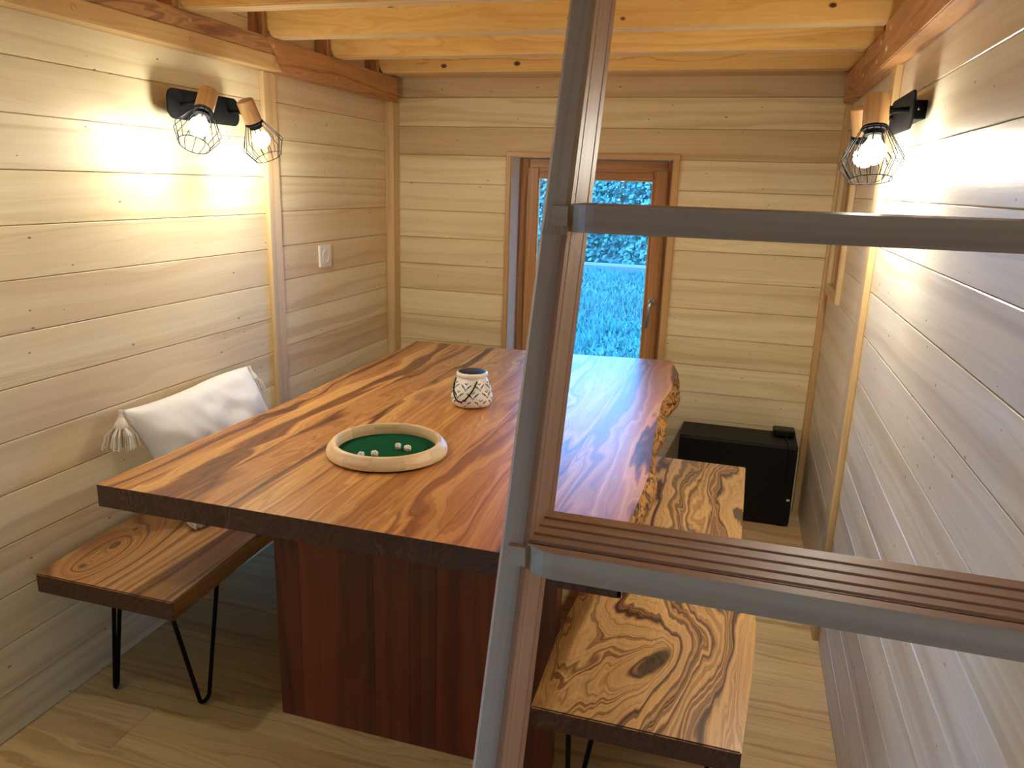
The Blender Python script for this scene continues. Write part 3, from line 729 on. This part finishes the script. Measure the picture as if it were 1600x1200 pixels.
# ------------------------------------------------------------------ wall socket
so = empty('wall_socket', (XL, 3.03, 1.166)); tag(so, 'white power socket on the plank wall left of the corner', 'socket')
rounded_plate('cover_plate', XL, XL+.010, 2.983, 3.078, 1.119, 1.214, .004, so).data.materials[0] = M['whiteplastic']
V, F = lathe_geo([(.030, -.001), (.030, .0015), (.027, .002), (.0265, -.0015), (.001, -.0016)], 32, (XL+.0105, 3.031, 1.1665), (1, 0, 0), cap0=False); o = auto_smooth(wmesh('socket_well', V, F, 'whiteplastic', so))
for dy, dz in ((-.0095, 0), (.0095, 0), (0, .013)):
    V, F = lathe_geo([(.003, 0), (.003, .0006), (.0005, .0008)], 12, (XL+.0092, 3.031+dy, 1.1665+dz), (1, 0, 0)); wmesh('pin_hole', V, F, 'slit', so)

# ------------------------------------------------------------------ black cabinet at the far wall
cb = empty('black_cabinet', (.072, 3.595, 0)); tag(cb, 'low black cabinet standing on floor against end wall', 'cabinet')
wbox('body', (-.191, 3.492, .012), (.335, 3.716, .387), 'boxblack', cb, I3, .004)
wbox('front_panel', (-.188, 3.474, .016), (.332, 3.4915, .383), 'boxblack', cb, I3, .003)
for fx in (-.16, .30):
    for fy in (3.51, 3.69):
        V, F = lathe_geo([(.014, 0), (.016, .010), (.016, .013)], 16, (fx, fy, 0), (0, 0, 1)); wmesh('foot', V, F, 'blackplastic', cb)
o = wbox('badge', (.311, 3.4725, .133), (.325, 3.4745, .142), 'whiteplastic', cb, I3, .0005); o['label'] = 'tiny white badge'
pa = empty('power_adapter', (.278, 3.672, .387)); tag(pa, 'small black power adapter lying on the black cabinet', 'adapter')
wbox('housing', (.229, 3.632, .388), (.327, 3.712, .418), 'blackplastic', pa, I3, .006)
V, F = tube_geo([(.285, 3.634, .398), (.288, 3.60, .392), (.292, 3.55, .3915), (.296, 3.49, .3915), (.298, 3.468, .386), (.299, 3.463, .36), (.300, 3.464, .30), (.302, 3.464, .22)], .004, 8)
auto_smooth(wmesh('cord', V, F, 'blackplastic', pa), 1.2)

# ------------------------------------------------------------------ lantern
LC = Vector((-.850, 2.415, ZTAB))
ln = empty('lantern', LC); tag(ln, 'white ceramic lantern with slit pattern on the table', 'lantern')
PR = [(.050, 0), (.060, .0015), (.067, .006), (.0715, .016), (.073, .028), (.0715, .042), (.067, .060), (.061, .076), (.055, .090), (.0505, .098), (.0495, .102), (.053, .105), (.055, .110), (.054, .116), (.050, .119), (.046, .1185), (.0455, .114)]
V, F = lathe_geo(PR, 48, LC+Vector((0, 0, .001))); wmesh('body', V, F, 'ceramic', ln, smooth=True)
V, F = lathe_geo([(.0475, .110), (.0475, .1192), (.0465, .1198)], 40, LC+Vector((0, 0, .001))); auto_smooth(wmesh('solar_lid', V, F, 'solar', ln))
def rad(h):
    for (r0, h0), (r1, h1) in zip(PR, PR[1:]):
        if h0 <= h <= h1: return r0+(r1-r0)*(h-h0)/max(1e-6, h1-h0)
    return .07
def surf(a, h, off): r_ = rad(h)+off; return LC+Vector((r_*math.cos(a), r_*math.sin(a), h+.001))
parts = []
def slit(a, h, ang, ln_, w=.0023):
    du, dv = math.cos(ang), math.sin(ang); ps_ = []
    r_ = rad(h)
    for (s, t_) in ((-1, -1), (1, -1), (1, 1), (-1, 1)):
        u = du*s*ln_/2-dv*t_*w/2; v_ = dv*s*ln_/2+du*t_*w/2
        ps_.append((a+u/r_, h+v_))
    V = [surf(x, y_, .0006) for x, y_ in ps_]+[surf(x, y_, -.001) for x, y_ in ps_]
    parts.append((V, [(0, 1, 2, 3), (4, 7, 6, 5), (0, 4, 5, 1), (1, 5, 6, 2), (2, 6, 7, 3), (3, 7, 4, 0)]))
for k in range(8):
    a0 = 2*math.pi*k/8
    for lv, hc in enumerate((.024, .052, .079)):
        aa = a0+(math.pi/8 if lv % 2 else 0)
        sc = rad(hc)/.072
        for s in (-1, 1):
            slit(aa+s*.10, hc-.006, s*.9, .018*sc); slit(aa+s*.19, hc-.002, s*.9, .013*sc); slit(aa+s*.27, hc+.002, s*.9, .008*sc)
            slit(aa+s*.05, hc+.007, s*.9, .009*sc)
        slit(aa, hc-.014, 0, .003, .003)
V, F = join_geo(parts); o = wmesh('slit_pattern', V, F, 'slit', ln); o['kind'] = 'stuff'
A0 = Vector((-.9, -.43, 0)).normalized(); A1 = Vector((.62, -.78, 0)).normalized()
pa_, pb_ = LC+A0*.0535+Vector((0, 0, .097)), LC+A1*.0535+Vector((0, 0, .097))
pts = []
mid = LC+(A0+A1).normalized()*.096+Vector((0, 0, .006))
for k in range(17):
    s = k/16
    p = pa_*(1-s)**2*1.0+mid*2*s*(1-s)+pb_*s*s
    d = Vector((p.x-LC.x, p.y-LC.y, 0)); h = p.z-LC.z
    h2 = .026+(h-.051)*1.55 if h < .097 else h
    h2 = max(.020, min(.097, .097-(.097-h)*1.55))
    rr = rad(h2)+.004; d = d.normalized()*rr
    pts.append(LC+d+Vector((0, 0, h2)))
V, F = tube_geo(pts, .0022, 8); auto_smooth(wmesh('wire_handle', V, F, 'black', ln), 1.2)

# ------------------------------------------------------------------ dice tray and dice
TC = Vector((-.908, 1.867, ZTAB))
dt = empty('dice_tray', TC); tag(dt, 'round wooden dice tray lined with green felt on the table', 'tray')
prof = [(.160, .0035), (.170, .006), (.1705, .014), (.168, .022), (.156, .037), (.152, .040), (.147, .040), (.143, .037), (.142, .012), (.142, .0035)]
ns = 12
for k in range(ns):
    V = []; F = []; st = 7; n = len(prof)
    for i in range(st+1):
        a = 2*math.pi*(k+.002+.996*i/st)/ns+.2
        for (r_, h) in prof: V.append(TC+Vector((r_*math.cos(a), r_*math.sin(a), h)))
    for i in range(st):
        for j in range(n): F.append((i*n+j, (i+1)*n+j, (i+1)*n+(j+1) % n, i*n+(j+1) % n))
    F.append(tuple(range(n))); F.append(tuple(st*n+j for j in range(n))[::-1])
    a = 2*math.pi*(k+.5)/ns+.2; t_ = Vector((-math.sin(a), math.cos(a), 0))
    rot = Matrix((t_, Vector((0, 0, 1)), t_.cross(Vector((0, 0, 1))))).transposed()
    v = random.uniform(.82, 1.08)
    o = wmesh('rim_segment', V, F, 'rubberwood', dt, rot, color=(v, v*random.uniform(.94, 1), v*random.uniform(.86, 1)))
    bm = bmesh.new(); bm.from_mesh(o.data); bmesh.ops.recalc_face_normals(bm, faces=list(bm.faces)); bm.to_mesh(o.data); bm.free()
    auto_smooth(o, .9)
V, F = lathe_geo([(.163, 0), (.165, .0035), (.10, .0036)], 64, TC); auto_smooth(wmesh('base', V, F, 'boxblack', dt))
V, F = lathe_geo([(.1418, .0037), (.1418, .0085), (.140, .009), (.001, .009)], 64, TC, cap0=False, cap1=False); auto_smooth(wmesh('felt_lining', V, F, 'felt', dt))
dl = ['white die on green felt, left of the pair near the far rim', 'white die on green felt, right one of the pair, nearest the lantern', 'white die half hidden behind the near tray rim, right one', 'white die mostly hidden behind the near tray rim, leftmost']
PIPS = {1: [(0, 0)], 2: [(-1, -1), (1, 1)], 3: [(-1, -1), (0, 0), (1, 1)], 4: [(-1, -1), (1, 1), (-1, 1), (1, -1)], 5: [(-1, -1), (1, 1), (-1, 1), (1, -1), (0, 0)], 6: [(-1, -1), (-1, 0), (-1, 1), (1, -1), (1, 0), (1, 1)]}
faces = [((0, -1, 0), 2), ((0, 1, 0), 5), ((1, 0, 0), 3), ((-1, 0, 0), 4), ((0, 0, 1), 1), ((0, 0, -1), 6)]
bm = bmesh.new(); bmesh.ops.create_cube(bm, size=.0165); bmesh.ops.bevel(bm, geom=list(bm.edges)+list(bm.verts), offset=.0026, segments=3, affect='EDGES')
dme = bpy.data.meshes.new('die'); bm.to_mesh(dme); bm.free()
for p in dme.polygons: p.use_smooth = True
for i, (dx, dy, rz) in enumerate(((-.881, 1.880, .35), (-.849, 1.874, -.5), (-.915, 1.800, .9), (-.944, 1.777, .2))):
    rot = Matrix.Rotation(rz, 3, 'Z')
    d = link('die', dme, 'whiteplastic', None, (dx, dy, ZTAB+.009+.00826), rot); tag(d, dl[i], 'die', 'dice in the tray')
    parts = []
    for (nrm, num) in faces:
        nv = Vector(nrm); u = nv.orthogonal().normalized(); v_ = nv.cross(u)
        for (a, c_) in PIPS[num]:
            ctr = nv*.00815+u*a*.0042+v_*c_*.0042
            parts.append(lathe_geo([(.0015, 0), (.0013, .0003)], 10, rot @ ctr + Vector((dx, dy, ZTAB+.009+.00826)), rot @ nv))
    V, F = join_geo(parts); wmesh('pips', V, F, 'slit', d)

# ------------------------------------------------------------------ cushion
cu = empty('cushion', (-1.63, 2.03, .45)); tag(cu, 'white linen cushion with tassels leaning on the left wall', 'cushion')
ctr = Vector((-1.632, 2.06, .652)); U = Vector((0, 1, -.03)).normalized(); Vv = Vector((-.37, -.14, .92)); Nn = U.cross(Vv).normalized()
if Nn.x < 0: Nn = -Nn
HW, HH, TH_ = .295, .180, .072
V = []; F = []; nu, nv = 44, 28
def cush(u, v, s):
    pin = 1+.05*(abs(u*v))**2-.05*((1-abs(u))*abs(v)**3+(1-abs(v))*abs(u)**3)
    th = TH_*max(0, (1-abs(u)**3.2))**.55*max(0, (1-abs(v)**3.2))**.55
    wr = mnoise.noise(Vector((u*2.2+3, v*2.6, s*3)))*.016+mnoise.noise(Vector((u*5, v*3.2+u*3, s*7)))*.008
    fold = -.016*math.exp(-((v+.30+.25*(u+.6))/.10)**2)*math.exp(-((u+.72)/.45)**2) if s > 0 else 0
    edge = (1-abs(u)**6)*(1-abs(v)**6)
    return ctr+U*(u*HW*pin)+Vv*(v*HH*pin+(.014*math.sin(u*2.2+.6))*(1 if v > 0 else 0)*v)+Nn*(s*th+(wr+fold)*edge*(1 if s > 0 else .4))
for s in (1, -1):
    for j in range(nv+1):
        for i in range(nu+1): V.append(cush(-1+2*i/nu, -1+2*j/nv, s))
K = (nu+1)*(nv+1)
for s in (0, 1):
    for j in range(nv):
        for i in range(nu):
            a = s*K+j*(nu+1)+i; q = (a, a+1, a+nu+2, a+nu+1); F.append(q if s == 0 else q[::-1])
o = wmesh('cover', V, F, 'cloth', cu, smooth=True)
bm = bmesh.new(); bm.from_mesh(o.data); bmesh.ops.remove_doubles(bm, verts=list(bm.verts), dist=.0004); bmesh.ops.recalc_face_normals(bm, faces=list(bm.faces)); bm.to_mesh(o.data); bm.free()
def tassel(p, direc, length, spread, flat=None):
    p = Vector(p); d = Vector(direc).normalized()
    V, F = lathe_geo([(.003, 0), (.006, .004), (.004, .010), (.007, .014), (.006, .020), (.010, .026), (.017, .040), (.021, .050), (.019, .056), (.014, .058)], 20, p, d)
    t = auto_smooth(wmesh('tassel', V, F, 'yarn', cu), 1.2)
    q = Vector((0, 0, 1)).rotation_difference(d); parts = []
    for k in range(90):
        a = random.uniform(0, 6.283); rr = math.sqrt(random.random())
        e = q @ Vector((math.cos(a), math.sin(a), 0)); L = length*random.uniform(.88, 1.05)
        p0 = p+d*.050+e*(.017*rr); p1 = p+d*(.052+L*.35)+e*(.017+spread*.75)*rr; p2 = p+d*(.05+L)+e*(.018+spread)*rr
        if flat is not None:
            for w_ in (p0, p1, p2): w_.z = max(w_.z, flat+.002+.006*random.random())
        p1 = Vector((max(p1.x, XL+.004), p1.y, p1.z)); p2 = Vector((max(p2.x, XL+.004), p2.y, p2.z))
        parts.append(tube_geo([p0, p1, p2], .0016, 5))
    V, F = join_geo(parts); o = wmesh('tassel_strands', V, F, 'yarn', t); o['kind'] = 'stuff'
c_tl = cush(-1, 1, 1); c_tr = cush(1, 1, 1); c_bl = cush(-1, -1, 1); c_br = cush(1, -1, 1)
tassel(c_tl+Vector((.004, -.004, .004)), (.05, -.16, -1), .066, .034)
tassel(c_tr+Vector((.006, .004, .0)), (.12, .18, -1), .062, .02)
tassel((-1.60, 1.822, .478), (.95, -.22, -.12), .062, .018, .45)
tassel(c_br+Vector((.0, .006, .010)), (.35, .9, -.12), .062, .02, .45)

# ------------------------------------------------------------------ outdoors beyond the door
ZG = -.45
gr = struct(wmesh('ground', [(-40, 3.95, ZG), (30, 3.95, ZG), (30, 60, ZG), (-40, 60, ZG), (-40, -12, ZG), (XL-.17, -12, ZG), (XL-.17, 3.95, ZG)], [(0, 6, 1, 2, 3), (4, 5, 6, 0)], 'soil'), 'lawn outside the door')
V = []; F = []
for k in range(34000):
    yy = 4.6+13.2*random.random()**.8; xc = -.19*yy-.02; xx = xc+random.uniform(-1, 1)*(.6+.16*yy)
    h = random.uniform(.05, .16)*(1.15 if mnoise.noise(Vector((xx*.7, yy*.5, 0))) > 0 else .75); w_ = .007+.0009*yy; a = random.uniform(0, 3.14); lx, ly = random.gauss(0, .05), random.gauss(0, .05)
    i = len(V); c, s = math.cos(a)*w_, math.sin(a)*w_
    V += [(xx-c, yy-s, ZG), (xx+c, yy+s, ZG), (xx+lx, yy+ly, ZG+h)]; F.append((i, i+1, i+2))
gs = wmesh('grass', V, F, 'grass', None, origin=(-2, 10, ZG)); gs['kind'] = 'stuff'; tag(gs, 'bluish lawn grass seen through the glazed door', 'grass')
kb = tag(wbox('kerb', (-14, 18.0, ZG), (8, 18.45, ZG+.17), 'kerb', None, I3, .03), 'pale low kerb across the far side of the lawn', 'kerb')
def shrub(x, y, w, h, label, n=3200):
    t = empty('shrub', (x, y, ZG)); tag(t, label, 'shrub', 'shrubs behind the lawn')
    V = []; F = []
    for k in range(n):
        a = random.uniform(0, 6.283); u = random.random()**.5; zz = random.random()
        rr = w*u*math.sqrt(max(.05, 1-(zz*.9)**2.5))
        p = Vector((x+rr*math.cos(a), y+rr*math.sin(a)*.7, ZG+.05+h*zz))
        d = Vector((random.gauss(0, 1), random.gauss(0, 1), random.gauss(0, 1)+.4)).normalized(); e = d.orthogonal().normalized(); s = random.uniform(.09, .2)
        f_ = d.cross(e); i = len(V)
        V += [p-e*s*.5, p+f_*s*.35, p+e*s*.5+d*s*.2, p-f_*s*.35]; F.append((i, i+1, i+2, i+3))
    o = wmesh('foliage', V, F, 'leaf', t); o['kind'] = 'stuff'
    parts = [tube_geo([(x, y, ZG), (x+.06, y, ZG+h*.5), (x+random.gauss(0, .2), y, ZG+h*.9)], .04, 6)]+[tube_geo([(x, y, ZG+h*.15), (x+random.gauss(0, w*.5), y+random.gauss(0, w*.3), ZG+h*random.uniform(.6, .9))], .022, 5) for q in range(5)]
    V, F = join_geo(parts); wmesh('stem', V, F, 'beam', t)
sp = [(-5.35, 20.2, .72, 3.3, 'leafy shrub behind the kerb, leftmost in the door glass'), (-3.85, 20.4, .72, 3.5, 'leafy shrub behind the kerb, just right of the ladder stile'), (-2.35, 20.2, .72, 3.2, 'leafy shrub behind the kerb, at the right edge of the door glass'),
      (-6.6, 22.2, .78, 4.1, 'tall leafy tree behind the shrubs, hidden left of the door glass'), (-5.0, 22.4, .78, 4.2, 'tall leafy tree between the two left shrubs in the door glass'), (-3.4, 22.3, .78, 4.0, 'tall leafy tree between the two right shrubs in the door glass')]
for a in sp: shrub(*a)
